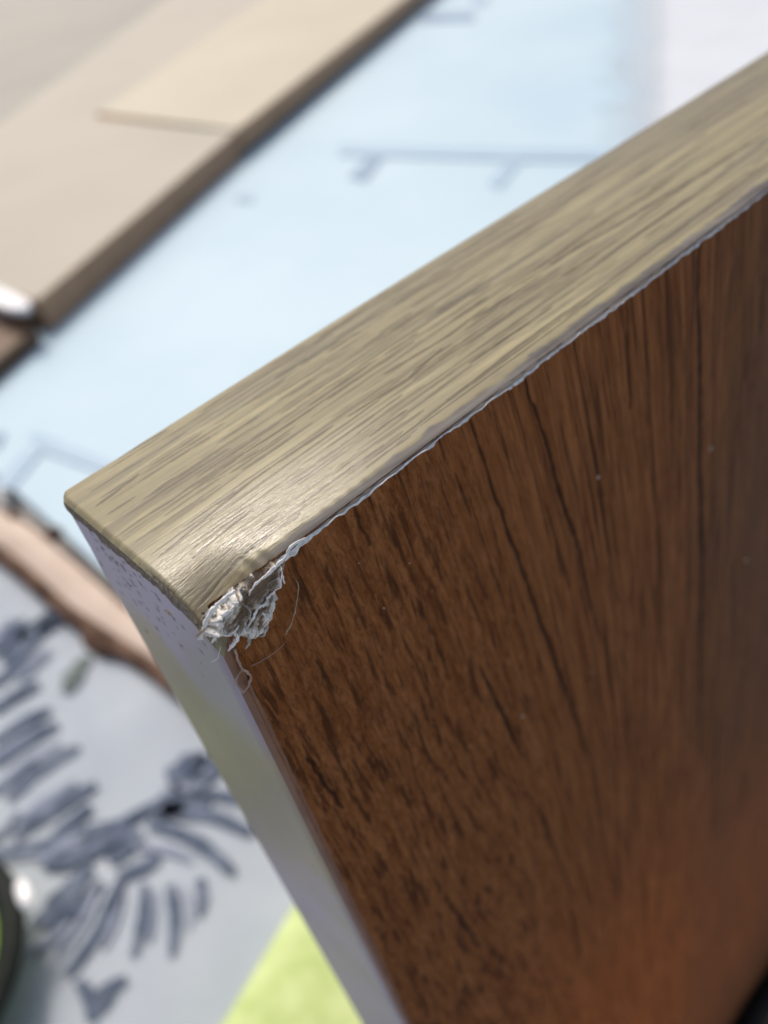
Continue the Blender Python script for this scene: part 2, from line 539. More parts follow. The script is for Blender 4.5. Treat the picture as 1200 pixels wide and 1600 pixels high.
# near the chip the veneer ends further back, torn
chip = np.exp(-((XT - 5.8) / 3.2) ** 2)
front_y = front_y + 1.1 * chip * (0.5 + 0.9 * vnoise(XT * 1.3, XT * 0, 53)) - 1.1 * np.exp(-(np.maximum(XT, 0) / 2.3) ** 2)
YT = front_y + (yback(XT) - front_y) * SS
dy = YT - front_y
ZT = -0.50 * np.clip(1 - dy / 1.7, 0, 1) ** 1.4 - 0.05 * np.clip(1 - dy / 0.3, 0, 1) ** 2
ZT = ZT - 1.3 * np.clip((YT - yback(XT) + 1.1) / 1.1, 0, 1) ** 2.2            # rounded back arris
ZT = ZT - 0.45 * np.clip(1 - XT / 0.6, 0, 1) ** 2                              # rounded left arris
cdist = np.hypot(XT * 0.75, np.maximum(YT, 0) * 0.9)
ZT = ZT - 4.3 * np.clip(1 - cdist / 9.2, 0, 1) ** 2.3                          # pressed-down corner
ZT = ZT - 0.40 * np.exp(-XT / 5.0) * np.exp(-(YT / 17) ** 2)
ZT = ZT + 0.28 * np.exp(-((XT - 7) / 4) ** 2 - ((YT - 5.5) / 2.4) ** 2)        # bulge of the lifted veneer
XT0 = XT
XT = XT + 1.1 * np.clip((YT - yback(XT) + 2.6) / 2.6, 0, 1) ** 2 * np.exp(-XT / 2.5)
GY = YT + 0.5 * (vnoise(XT * 0.03, YT * 0.1, 61) - 0.5) * 2 + 0.02 * XT
top_cracks = []
r = random.Random(13)
def px_line(pts):
    return [tuple((at(u, v, 2, 0.0) / MM)[:2]) for u, v in pts]
for pts, hw in (([(1200, 205), (1100, 270), (1000, 330), (930, 372), (860, 412)], 0.26),
                ([(770, 645), (700, 690), (640, 730)], 0.0),
                ([(430, 725), (520, 665)], 0.2), ([(545, 650), (640, 590), (690, 545)], 0.2),
                ([(250, 865), (330, 800), (400, 745)], 0.22), ([(300, 870), (400, 790)], 0.22),
                ([(600, 585), (700, 525), (760, 480)], 0.16), ([(870, 545), (960, 470), (1050, 400), (1130, 345)], 0.16),
                ([(130, 745), (200, 705), (260, 672)], 0.24), ([(150, 790), (215, 742)], 0.22)):
    if hw: top_cracks.append((px_line(pts), hw, 0.95))
for i in range(330):
    x = r.uniform(1, 150) if i % 2 else r.uniform(1, 60)
    y = r.uniform(2.2, 29); ln = r.uniform(3, 13)
    sl = r.uniform(-0.03, 0.01)
    top_cracks.append(([(x, y), (x + ln * .5, y + sl * ln * .5 + r.uniform(-.12, .12)), (x + ln, y + sl * ln)], r.uniform(0.09, 0.20), r.uniform(0.35, 1.0)))
for i in range(46):                        # long continuous grain lines
    y = r.uniform(2.5, 28.5); x = r.uniform(0, 70); ln = r.uniform(14, 50); sl = r.uniform(-0.02, 0.012)
    top_cracks.append(([(x + ln * k / 7, y + sl * ln * k / 7 + r.uniform(-.14, .14)) for k in range(8)], r.uniform(0.09, 0.15), r.uniform(0.5, 1.0)))
CT = polymask(XT, YT, top_cracks)
fine = np.exp(-(np.clip(XT - 10, 0, None) / 16) ** 2) * np.exp(-(np.clip(YT - 6, 0, None) / 5) ** 2) * smooth01(0.6, 2.4, dy)
ZT = ZT - 0.06 * CT + 0.035 * fine * (vnoise(XT * 0.6 + YT * 0.4, YT * 4.2, 71) - 0.5)
LT = (1 - smooth01(1.1, 1.6, dy + 0.9 * (vnoise(XT * 0.35, YT * 0.6, 81) - 0.5)))
LT = LT * smooth01(5, 11, XT)
BK = smooth01(14, 30, YT) * smooth01(30, 110, XT)
bpart('top_edge_band', np.stack([XT, YT, ZT], -1), MAT_TOP,
      attrs={'crack': CT, 'fine': fine, 'lip': LT, 'back': BK}, vec={'gcoord': np.stack([XT, GY, 0 * XT], -1)})

# ---- the pale raw cut edge of the veneer below the lip
xc = steps([(9.0, 60, 0.16, 0.2), (60, 180, 0.25, 0.9), (180, 600, 10, 30)])
cc = np.linspace(0, 1, 6)
XC, TC = np.meshgrid(xc, cc, indexing='ij')
fy = -0.25 + 0.42 * (vnoise(XC * 0.22, XC * 0, 51) - 0.5) + 0.30 * (vnoise(XC * 1.1, XC * 0, 52) - 0.5)
hgt = 0.30 + 0.50 * (vnoise(XC * 0.5, XC * 0, 55) - 0.5) + 0.36 * (vnoise(XC * 2.3, XC * 0, 56) - 0.5) + 0.5 * np.exp(-((XC - 10) / 3.5) ** 2)
hgt = np.maximum(hgt, 0.12)
YC = fy + 0.02 - 0.26 * TC + 0.45 * TC ** 5 + 0.05 * (vnoise(XC * 2, TC * 3, 57) - .5)
ZC = -0.535 - hgt * TC
bpart('cut_edge', np.stack([XC, YC, ZC], -1), MAT_CUT, flip=True)

# ---- fibreboard core inside the board
V, F = prism([(0.0021, 0.0012), (0.6, 0.0012), (0.6, 0.0282), (0.0021, 0.0282)], FLOOR + 0.001, -0.0034)
bmesh_part('core', V, F, MAT_CORE, False)
V, F = prism([(0.0022, 0.0284), (0.6, 0.0284), (0.6, 0.0308), (0.0022, 0.0308)], FLOOR + 0.001, -0.0016)
bmesh_part('back_face', V, F, MAT_FRONT, False)

# ---- torn corner: a lumpy patch of split fibre and many loose strands
def fbm(x, y, seed, octv=4, ridged=False):
    out = 0; amp = 1; tot = 0
    for k in range(octv):
        n = vnoise(x * 2 ** k + 31.7 * k, y * 2 ** k + 17.3 * k, seed + k)
        if ridged: n = 1 - np.abs(2 * n - 1)
        out = out + amp * n; tot += amp; amp *= 0.55
    return out / tot

def torn_patch():
    outline = np.array([(10.8, -0.5), (9.2, -2.0), (7.9, -4.1), (6.2, -6.6), (5.0, -8.2), (3.4, -7.0), (1.6, -4.9), (-1.0, -2.9), (-0.4, -1.6), (0.9, -0.6), (3.4, -0.1), (8.0, -0.3)])
    gx = np.arange(-1.2, 11.6, 0.07); gz = np.arange(-9.0, 0.6, 0.07)
    GX, GZ = np.meshgrid(gx, gz, indexing='ij')
    inside = np.zeros(GX.shape, bool); dist = np.full(GX.shape, 99.0)
    for (x0, z0), (x1, z1) in zip(outline, np.roll(outline, -1, 0)):
        cond = (z0 > GZ) != (z1 > GZ)
        with np.errstate(divide='ignore', invalid='ignore'):
            xx = (x1 - x0) * (GZ - z0) / (z1 - z0) + x0
        inside ^= cond & (GX < xx)
        q = (x1 - x0) ** 2 + (z1 - z0) ** 2
        t = np.clip(((GX - x0) * (x1 - x0) + (GZ - z0) * (z1 - z0)) / q, 0, 1)
        dist = np.minimum(dist, np.hypot(GX - x0 - t * (x1 - x0), GZ - z0 - t * (z1 - z0)))
    sd_ = np.where(inside, dist, -dist)
    ca, sa = math.cos(math.radians(207)), math.sin(math.radians(207))
    L = GX * ca + GZ * sa; W = -GX * sa + GZ * ca
    L2 = L + 0.7 * (fbm(GX * 0.7, GZ * 0.7, 140) - 0.5); W2 = W + 0.9 * (fbm(GX * 0.8, GZ * 0.8, 150) - 0.5)
    rid = fbm(L2 * 0.55, W2 * 1.5, 160, 4, True)
    fin = fbm(L2 * 1.3, W2 * 5.0, 170, 4)
    sd_ = sd_ + 0.9 * (fbm(GX * 1.1, GZ * 1.1, 180) - 0.5) + 0.7 * (fin - 0.5)
    edge_ = smooth01(0.0, 0.9, sd_)
    h = edge_ * (0.15 + 1.5 * np.clip(rid - 0.42, 0, 1) ** 0.9 + 0.75 * (fin - 0.5)) + 0.25 * edge_ * smooth01(-4, -0.5, GZ)
    white = smooth01(0.56, 0.84, rid + 0.35 * (fin - 0.5))
    def seg_d(line):
        o_ = np.full(GX.shape, 99.0)
        for (x0, z0), (x1, z1) in zip(line[:-1], line[1:]):
            q = (x1 - x0) ** 2 + (z1 - z0) ** 2
            t = np.clip(((GX - x0) * (x1 - x0) + (GZ - z0) * (z1 - z0)) / q, 0, 1)
            o_ = np.minimum(o_, np.hypot(GX - x0 - t * (x1 - x0), GZ - z0 - t * (z1 - z0)))
        return o_ + 0.7 * (fbm(GX * 0.9, GZ * 0.9, 190) - 0.5) + 0.4 * (fin - 0.5)
    ridge_ = np.exp(-(np.clip(seg_d([(4.2, -0.2), (2.6, -0.5), (1.2, -1.3), (0.2, -2.4)]), 0, 9) / 0.75) ** 2)
    rim_ = np.exp(-(np.clip(seg_d([(10.5, -0.6), (9.0, -2.0), (7.6, -4.0), (6.0, -6.2)]), 0, 9) / 0.38) ** 2)
    low_ = np.exp(-(np.clip(seg_d([(0.2, -3.2), (2.2, -4.8), (4.0, -6.6)]), 0, 9) / 0.8) ** 2)
    h = 0.28 * edge_ + h * (0.62 + 0.5 * ridge_) + edge_ * (0.50 * ridge_ + 0.35 * rim_ + 0.3 * low_)
    white = np.clip(0.10 + white * 0.6 + 0.75 * ridge_ * np.clip(2.6 * fin - 0.75, 0, 1) + 0.95 * rim_ + 0.6 * low_ * rid, 0, 1)
    keep = sd_ > 0
    idx = -np.ones(GX.shape, int)
    cell = keep[:-1, :-1] & keep[1:, :-1] & keep[1:, 1:] & keep[:-1, 1:]
    used = np.zeros(GX.shape, bool)
    used[:-1, :-1] |= cell; used[1:, :-1] |= cell; used[1:, 1:] |= cell; used[:-1, 1:] |= cell
    idx[used] = np.arange(used.sum())
    V = np.stack([GX, 0.18 - h, GZ], -1)[used] * MM
    i, j = np.nonzero(cell)
    F = np.stack([idx[i, j], idx[i, j + 1], idx[i + 1, j + 1], idx[i + 1, j]], -1)[:, ::-1]
    return V, F, white[used]
def m_torn():
    M = Mat('torn_paper_and_fibre', 0.8, 0.15)
    n = M.noise(M.coord((1000, 1000, 1000)), 1.3, 5, 0.65)
    c = M.ramp(M.attr('white'), [(0.0, (0.17, 0.115, 0.075)), (0.25, (0.34, 0.265, 0.19)), (0.58, (0.52, 0.45, 0.36)), (0.82, (0.93, 0.90, 0.84))])
    c = M.mix(M.math('MULTIPLY', M.mask(n, 0.5, 0.3), 0.4), c, (0.16, 0.12, 0.09))
    M.color(c)
    M.bump(M.math('ADD', n, M.noise(M.coord((1900, 1900, 5200), rot=(0, 0.45, 0)), 1, 4, 0.7)), 0.00028, 0.8)
    return M.m
V, F, white = torn_patch()
patch = bmesh_part('torn_patch', V.tolist(), F.tolist(), m_torn())
a_ = patch.data.attributes.new('white', 'FLOAT', 'POINT')
a_.data.foreach_set('value', white.astype(np.float32))

def strand(p0, p1, w0, bulge, curl, seed, flat=0.45, n=9):
    r = random.Random(seed)
    p0, p1 = Vector(p0), Vector(p1)
    pts, rad = [], []
    side = Vector((r.uniform(-1, 1), 0, r.uniform(-1, 1))) * curl
    for i in range(n):
        t = i / (n - 1)
        p = p0.lerp(p1, t) + Vector((0, -bulge, 0)) * math.sin(math.pi * t) + side * math.sin(math.pi * t) + \
            Vector((r.uniform(-1, 1), r.uniform(-1, 1), r.uniform(-1, 1))) * 0.08
        pts.append(p * MM)
        rad.append(w0 * MM * (0.35 + 0.65 * math.sin(math.pi * (0.15 + 0.75 * t))) * (1 if i < n - 1 else 0.3))
    return tube(pts, rad, 5, flat)
loose = []
r = random.Random(5)
for i in range(9):
    t = r.random()
    x0 = 9.8 - 10.0 * t + r.uniform(-.8, .8); z0 = -0.7 - 2.2 * t + r.uniform(-1.6, .4)
    ang = math.radians(r.gauss(212, 34)); ln = r.uniform(0.6, 2.6)
    loose.append(strand((x0, -0.45 - r.random() * .5, z0), (x0 + math.cos(ang) * ln, -0.35 - r.random() * .7, z0 + math.sin(ang) * ln),
                        r.uniform(0.03, 0.13), r.uniform(0, .5), r.uniform(0, .6), i))
V, F = merge(loose)
o = bmesh_part('loose_fibres', V, F, MAT_TORN); o['kind'] = 'stuff'
pale = []
for i in range(7):
    t = r.random()
    x0 = 9.5 - 9.5 * t + r.uniform(-.5, .5); z0 = -1.0 - 2.0 * t + r.uniform(-2.2, .3)
    ang = math.radians(r.gauss(210, 36)); ln = r.uniform(0.5, 2.2)
    pale.append(strand((x0, -0.75 - r.random() * .5, z0), (x0 + math.cos(ang) * ln, -0.5 - r.random() * .8, z0 + math.sin(ang) * ln),
                       r.uniform(0.04, 0.15), r.uniform(.1, .6), r.uniform(0, .7), 300 + i))
V, F = merge(pale)
o = bmesh_part('pale_fibres', V, F, MAT_WHITE_FIBRE); o['kind'] = 'stuff'

def fpt(u, v, y=0.0):
    return at(u, v, 1, y * MM) / MM
def px_strand(name, pts, widths, mat, y=-0.7, flat=0.5, label=None, sides=7):
    P3 = []
    for j, (u, v) in enumerate(pts):
        P3.append(fpt(u, v, y if not isinstance(y, (list, tuple)) else y[j]))
    # resample smoothly
    Q, W = [], []
    n = len(P3)
    for i in range(n - 1):
        a = P3[max(i - 1, 0)]; b = P3[i]; c = P3[i + 1]; d = P3[min(i + 2, n - 1)]
        for k in range(5):
            t = k / 5
            Q.append(0.5 * ((2 * b) + (c - a) * t + (2 * a - 5 * b + 4 * c - d) * t * t + (3 * b - a - 3 * c + d) * t ** 3))
            W.append(widths[i] + (widths[i + 1] - widths[i]) * t)
    Q.append(P3[-1]); W.append(widths[-1])
    rr = random.Random(len(pts) * 17 + int(pts[0][0]))
    Q = [(q + Vector((rr.uniform(-1, 1), rr.uniform(-1, 1), rr.uniform(-1, 1))) * 0.055) * MM for q in Q]
    W = [x * 0.78 * MM * rr.uniform(0.6, 1.35) for x in W]
    V, F = tube(Q, W, sides, flat)
    o = bmesh_part(name, V, F, mat)
    if label: o['label'] = label
    return o
px_strand('paper_strip', [(478, 840), (455, 855), (446, 872), (432, 884), (420, 896), (400, 912), (388, 930)], [0.10, 0.22, 0.30, 0.26, 0.24, 0.2, 0.08], MAT_WHITE_FIBRE, -0.9,
          label='bright white strip of torn paper lifting from the chipped corner')
px_strand('paper_strip', [(436, 918), (420, 932), (414, 944), (402, 952), (396, 966), (388, 978)], [0.08, 0.2, 0.25, 0.2, 0.22, 0.08], MAT_WHITE_FIBRE, -0.7, 0.35)
px_strand('paper_strip', [(368, 924), (350, 936), (334, 952), (322, 972), (316, 985)], [0.25, 0.38, 0.40, 0.3, 0.1], MAT_WHITE_FIBRE, -1.2)
px_strand('paper_strip', [(372, 944), (356, 956), (344, 968), (334, 972)], [0.1, 0.24, 0.22, 0.06], MAT_WHITE_FIBRE, -1.2)
px_strand('paper_flake', [(366, 988), (370, 998), (362, 1010), (356, 1018)], [0.15, 0.42, 0.38, 0.08], MAT_WHITE_FIBRE, -0.9, 0.25)
px_strand('paper_flake', [(384, 978), (390, 990), (389, 1004), (384, 1014)], [0.25, 0.42, 0.30, 0.08], MAT_TORN, -0.6, 0.25)
px_strand('paper_flake', [(340, 990), (334, 1000), (330, 1006)], [0.18, 0.26, 0.06], MAT_WHITE_FIBRE, -1.0, 0.3)
px_strand('paper_flake', [(322, 982), (312, 990), (306, 996)], [0.2, 0.26, 0.06], MAT_TAN_FIBRE, -1.0, 0.3)
px_strand('fibre_hair', [(462, 906), (466, 918), (462, 950), (456, 972), (450, 984), (446, 992)], [0.05, 0.09, 0.09, 0.10, 0.14, 0.05], MAT_TAN_FIBRE, [-0.3, -0.6, -0.8, -0.7, -0.5, -0.3], 1.0)
px_strand('fibre_hair', [(446, 1002), (436, 1014), (425, 1022), (412, 1030), (392, 1041)], [0.03, 0.05, 0.05, 0.07, 0.06], MAT_GLUE, -0.3, 1.0)
px_strand('glue_thread', [(366, 1014), (371, 1028), (376, 1040), (380, 1048)], [0.2, 0.16, 0.15, 0.2], MAT_GLUE, -0.4, 0.5)
px_strand('glue_loop', [(380, 1046), (370, 1058), (369, 1068), (379, 1080), (384, 1078), (392, 1062), (388, 1052), (380, 1046)], [0.15, 0.2, 0.18, 0.24, 0.22, 0.2, 0.15, 0.14], MAT_GLUE, -0.35, 0.5)
px_strand('veneer_splinter', [(268, 962), (262, 956), (256, 952)], [0.18, 0.14, 0.04], MAT_TAN_FIBRE, 0.0, 0.5)
# dust specks on the brown face
sp = []
for (u, v), s in zip([(815, 1117), (935, 745), (925, 1050), (1165, 875), (1110, 700), (790, 1112), (640, 880), (600, 950), (985, 640), (560, 880), (735, 1165)],
                     [0.34, 0.22, 0.26, 0.42, 0.3, 0.1, 0.12, 0.1, 0.1, 0.1, 0.12]):
    c = fpt(u, v, -0.05)
    k = [Vector((rng.normal(0, .4), rng.normal(0, .2), rng.normal(0, .4))) for _ in range(8)]
    base = [(-1, -1, -1), (1, -1, -1), (1, 1, -1), (-1, 1, -1), (-1, -1, 1), (1, -1, 1), (1, 1, 1), (-1, 1, 1)]
    sp.append(([(c + (Vector(b) * 0.6 + q) * s) * MM for b, q in zip(base, k)],
               [(3, 2, 1, 0), (4, 5, 6, 7), (0, 1, 5, 4), (1, 2, 6, 5), (2, 3, 7, 6), (3, 0, 4, 7)]))
V, F = merge(sp)
o = bmesh_part('dust_specks', V, F, m_simple('pale_dust', (0.42, 0.36, 0.28), (0.55, 0.49, 0.40), 900, 0.7, 0.2), True); o['kind'] = 'stuff'

# ------------------------------------------------------------------ leaf-print rug
RUG = -0.6
rug_root = tag(empty('leaf_print_rug', (-0.15, 0.6, FLOOR)), 'pale grey blue cloth printed with dark slate palm leaves at lower left', 'rug')
def child(o, root):
    o.parent = root
    o.matrix_parent_inverse = Matrix.Translation(-root.location)
    return o
MAT_RUG = m_cloth('pale_grey_cloth', (0.36, 0.405, 0.46), (0.43, 0.475, 0.52), 500, 0.9, 9)
gx = np.linspace(-900, 128, 150); gy = np.linspace(-300, 1700, 220)
GX, GYY = np.meshgrid(gx, gy, indexing='ij')
GZ = RUG * 1000 + 3.0 * (vnoise(GX * 0.012, GYY * 0.012, 91) - 0.5) * 2 - 2.5
child(grid_mesh('rug_cloth', np.stack([GX, GYY, GZ], -1), MAT_RUG), rug_root)
MAT_LEAF = m_cloth('slate_leaf_print', (0.055, 0.075, 0.115), (0.165, 0.195, 0.26), 400, 0.9, 55)
MAT_LEAF_GREEN = m_cloth('dark_green_leaf_print', (0.10, 0.13, 0.13), (0.15, 0.18, 0.17), 500, 0.9, 30)
def leaflet(frond, a, b, wpx, mat=MAT_LEAF, z=RUG + 0.0022):
    A, B = at(*a, 2, z), at(*b, 2, z)
    d = B - A
    L = d.length
    d.normalize()
    s = Vector((-d.y, d.x, 0))
    pxm = (A - CAM).length / FPX
    # width given across the leaflet in the photograph
    e = 1e-3
    def prj(P):
        c = R.transposed() @ (P - CAM)
        return Vector((600 + FPX * c.x / -c.z, 800 - FPX * c.y / -c.z))
    mid = (A + B) / 2
    q = prj(mid + s * e) - prj(mid)
    t = (prj(B) - prj(A)).normalized()
    perp = abs(q.x * -t.y + q.y * t.x)
    W = wpx / max(perp, 1e-6) * e
    n = 9
    V = []
    for i in range(n):
        u = i / (n - 1)
        ww = W / 2 * (1 + 0.5 * mnoise.noise(Vector((A.x * 90 + u * 4.5, A.y * 90, 2.0)))) * (0.35 + 0.65 * math.sin(math.pi * min(1, 0.12 + 0.86 * u)) ** 0.6)
        c = A + d * L * u + s * (0.06 * L * math.sin(math.pi * u))
        V += [c + s * ww, c - s * ww]
    n2 = len(V)
    V = V + [v - Vector((0, 0, 0.0012)) for v in V]
    F = []
    for i in range(n - 1):
        F.append((2 * i, 2 * i + 1, 2 * i + 3, 2 * i + 2))
        F.append((2 * i, 2 * i + 2, n2 + 2 * i + 2, n2 + 2 * i))
        F.append((2 * i + 1, n2 + 2 * i + 1, n2 + 2 * i + 3, 2 * i + 3))
    F += [(0, n2, n2 + 1, 1), (2 * n - 2, 2 * n - 1, n2 + 2 * n - 1, n2 + 2 * n - 2)]
    o = mesh('leaflet', V, F, mat)
    o.parent = frond
    return o
def frond(stem, wpx, leaflets, mat=MAT_LEAF):
    pts = [at(*p, 2, RUG + 0.0014) for p in stem]
    k = (pts[0] - CAM).length / FPX
    V, F = tube(pts, [wpx * k / 2] * len(pts), 6, 0.12, (0, 0, 1))
    f = child(mesh('palm_leaf', V, F, mat), rug_root)
    for a, b, wd in leaflets:
        leaflet(f, a, b, wd, mat)
    return f
frond([(-15, 1335), (60, 1322), (120, 1302), (190, 1285), (250, 1252), (300, 1225)], 16,
      [((205, 1290), (70, 1352), 26), ((235, 1265), (330, 1250), 34), ((250, 1262), (392, 1300), 26), ((232, 1285), (365, 1362), 24),
       ((220, 1300), (170, 1345), 24), ((262, 1220), (325, 1182), 36), ((290, 1225), (345, 1200), 22), ((300, 1238), (400, 1260), 20),
       ((190, 1372), (105, 1520), 22), ((160, 1378), (70, 1452), 18), ((140, 1352), (52, 1445), 26), ((225, 1380), (208, 1492), 19),
       ((265, 1382), (268, 1492), 20), ((312, 1372), (312, 1432), 16), ((250, 1338), (185, 1368), 22), ((118, 1372), (70, 1412), 16)])
frond([(-20, 1318), (10, 1300), (30, 1270)], 14,
      [((12, 1250), (124, 1166), 17), ((22, 1309), (150, 1224), 19), ((68, 1328), (142, 1258), 18), ((-10, 1196), (90, 1130), 19),
       ((-10, 1160), (78, 1106), 15), ((-10, 1240), (60, 1190), 16), ((-10, 1108), (60, 1066), 15)])
frond([(-20, 1075), (10, 1048), (50, 1010)], 12,
      [((-12, 1020), (38, 966), 17), ((10, 1036), (92, 950), 26), ((-10, 1066), (42, 1036), 14), ((30, 1000), (62, 968), 14), ((60, 985), (98, 960), 18)])
frond([(104, 1076), (116, 1056)], 12, [((104, 1078), (136, 1026), 24)], MAT_LEAF_GREEN)
frond([(140, 1592), (148, 1570), (160, 1555)], 16, [((122, 1532), (150, 1592), 26), ((150, 1560), (198, 1528), 20), ((155, 1575), (178, 1552), 18)])

MAT_LEAF_PALE = m_cloth('pale_leaf_print', (0.20, 0.23, 0.31), (0.30, 0.33, 0.41), 400, 0.9, 40)
frond([(-20, 1345), (60, 1336), (130, 1318), (210, 1300)], 8,
      [((30, 1282), (118, 1222), 12), ((0, 1222), (96, 1160), 11), ((-10, 1178), (70, 1132), 9), ((60, 1348), (128, 1302), 13), ((150, 1395), (88, 1490), 12),
       ((190, 1388), (160, 1480), 12), ((240, 1392), (232, 1470), 10), ((285, 1385), (296, 1450), 10), ((215, 1322), (300, 1345), 14), ((250, 1240), (320, 1228), 12),
       ((30, 1060), (78, 1012), 12), ((-10, 1000), (20, 966), 10), ((110, 1440), (40, 1490), 12), ((300, 1190), (340, 1180), 10)], MAT_LEAF_PALE)

# ------------------------------------------------------------------ live-edge wooden rail
rail = empty('wooden_rail', at(150, 920, 2, FLOOR)); rail.location.z = FLOOR
tag(rail, 'peach coloured wooden rail with dark ragged bark edges beside the printed cloth', 'rail')
MAT_RAIL = m_simple('peeled_wood', (0.447, 0.353, 0.287), (0.568, 0.466, 0.394), 16, 0.6, 0.3, 0.0, (3, 0.6, 1))
MAT_BARK = m_simple('dark_bark', (0.045, 0.026, 0.018), (0.20, 0.125, 0.09), 28, 0.9, 0.1, 0.004)
RTOP = -0.585
def rail_pts(px, z):
    return [at(u, v, 2, z) for u, v in px]
up = rail_pts([(-260, 640), (-120, 722), (0, 792), (50, 822), (110, 872), (170, 925), (240, 985), (330, 1062), (430, 1150), (560, 1270), (800, 1490)], RTOP)
lo = rail_pts([(-260, 720), (-120, 790), (0, 850), (50, 890), (110, 945), (170, 985), (240, 1030), (330, 1098), (430, 1180), (560, 1295), (800, 1510)], RTOP)
V, F = [], []
N = 60
def lerp_path(P, t):
    t = t * (len(P) - 1); i = min(int(t), len(P) - 2)
    return P[i].lerp(P[i + 1], t - i)
K = 9
for i in range(N + 1):
    t = i / N
    a, b = lerp_path(up, t), lerp_path(lo, t)
    for k in range(K):
        s = k / (K - 1)
        p = a.lerp(b, s)
        p.z = RTOP + 0.004 * math.sin(math.pi * s) + 0.002 * mnoise.noise(p * 30) - 0.003
        V.append(p)
for i in range(N):
    for k in range(K - 1):
        q = i * K + k
        F.append((q, q + 1, q + K + 1, q + K))
child(mesh('peeled_face', V, F, MAT_RAIL, None, True), rail)
def bark_strip(name, base, off, z0, z1, amp, seed):
    V, F = [], []
    for i in range(N + 1):
        t = i / N
        p = lerp_path(base, t)
        j = amp * (0.5 + 0.9 * mnoise.noise(Vector((t * 9, seed, 0))) + 0.3 * mnoise.noise(Vector((t * 22, seed, 3))))
        j = min(max(j, 0.55 * amp), 0.95 * amp)
        V += [Vector((p.x, p.y, z1)), Vector((p.x + off * j, p.y, z1 - 0.001)), Vector((p.x + off * j * 1.2, p.y, z0))]
    for i in range(N):
        for k in range(2):
            q = 3 * i + k
            F.append((q, q + 1, q + 4, q + 3))
    return child(mesh(name, V, F, MAT_BARK, None, True), rail)
bark_strip('bark_edge', up, 1.0, FLOOR + 0.012, RTOP, 0.006, 1.0)
bark_strip('bark_edge', lo, -1.0, FLOOR + 0.012, RTOP - 0.001, 0.024, 5.0)
for (u, v), s in (((84, 832), 0.011), ((22, 800), 0.009)):
    c = at(u, v, 2, RTOP)
    V, F = tube([c + Vector((0, 0, -0.006)), c + Vector((0, 0, 0.002)), c + Vector((0, 0, 0.004))], [s, s * 0.9, s * 0.4], 10, 1.0, (0, 1, 0))
    child(mesh('knot', V, F, MAT_BARK, None, True), rail)

# ------------------------------------------------------------------ pale blue mat with printed bars
MATZ = -0.6
mat_root = tag(empty('blue_mat', (1.2, 1.2, FLOOR)), 'large pale blue mat printed with faint bars behind the board', 'mat')
def m_blue():
    M = Mat('pale_blue_vinyl', 0.5, 0.3)
    n1 = M.noise(M.coord(), 2.2, 5, 0.6)
    n2 = M.noise(M.coord(), 55, 5, 0.7)
    c = M.ramp(n1, [(0.30, (0.40, 0.54, 0.64)), (0.70, (0.47, 0.60, 0.675))])
    c = M.mix(M.math('MULTIPLY', M.mask(n2, 0.56, 0.70), 0.22), c, (0.33, 0.44, 0.53))
    M.color(c)
    return M.m
MAT_BLUE = m_blue()
V, F = prism([(0.150, -0.5), (4.2, -0.5), (4.2, 5.2), (0.150, 5.2)], FLOOR + 0.002, MATZ)
child(mesh('mat_sheet', V, F, MAT_BLUE), mat_root)
MAT_BAR = m_simple('grey_blue_print', (0.31, 0.43, 0.55), (0.36, 0.48, 0.59), 8, 0.5, 0.3)
MAT_BAR_DARK = m_simple('dark_blue_print', (0.20, 0.29, 0.41), (0.26, 0.36, 0.48), 8, 0.5, 0.3)
def bar(px, mat=MAT_BAR, h=0.003):
    poly = [at(u, v, 2, MATZ) for u, v in px]
    V, F = prism([(p.x, p.y) for p in poly], MATZ + 0.0004, MATZ + h)
    return child(mesh('printed_bar', V, F, mat), mat_root)
bar([(530, 227), (700, 232), (990, 236), (990, 254), (800, 252), (600, 246), (530, 243)])
bar([(578, 243), (600, 247), (572, 284), (545, 278)], MAT_BAR_DARK)
bar([(790, 253), (815, 253), (782, 296), (764, 288)])
bar([(45, 682), (60, 678), (220, 742), (205, 756), (60, 704)])
bar([(40, 705), (68, 706), (20, 765), (-20, 770)])
bar([(-20, 676), (10, 678), (0, 700), (-20, 702)], MAT_BAR_DARK)
bar([(660, 22), (740, 20), (742, 32), (655, 36)], MAT_BAR_DARK)
bar([(735, -5), (765, -6), (762, 8), (738, 10)])
bar([(370, 305), (398, 306), (396, 317), (368, 314)])

# ------------------------------------------------------------------ white fringed throw behind the mat
MAT_WHITE = m_cloth('white_cotton', (0.56, 0.60, 0.65), (0.60, 0.64, 0.69), 120)
throw = empty('white_throw', (1.6, 0.8, MATZ))
tag(throw, 'white fringed throw spread on the pale blue mat at the upper right', 'throw')
c0 = [at(u, v, 2, MATZ) for u, v in ((1050, -120), (1050, 440), (1500, 440), (1500, -120))]
V, F = prism([(p.x, p.y) for p in c0], MATZ + 0.0005, MATZ + 0.0016)
child(mesh('cloth', V, F, MAT_WHITE), throw)
fr = []
r = random.Random(3)
for i in range(170):
    t0, t1 = i / 170, (i + 1) / 170
    v0, v1 = 440 - 560 * t0, 440 - 560 * t1
    a, b = at(1050, v0, 2, MATZ), at(1050, v1, 2, MATZ)
    tu = (v0 + v1) / 2
    tip = at(1046 - r.uniform(55, 120), tu, 2, MATZ)
    fr.append(prism([(a.x, a.y), (b.x, b.y), (tip.x, tip.y)], MATZ + 0.0003, MATZ + 0.0009))
V, F = merge(fr)
o = child(mesh('fringe', V, F, MAT_WHITE), throw)
o['kind'] = 'stuff'

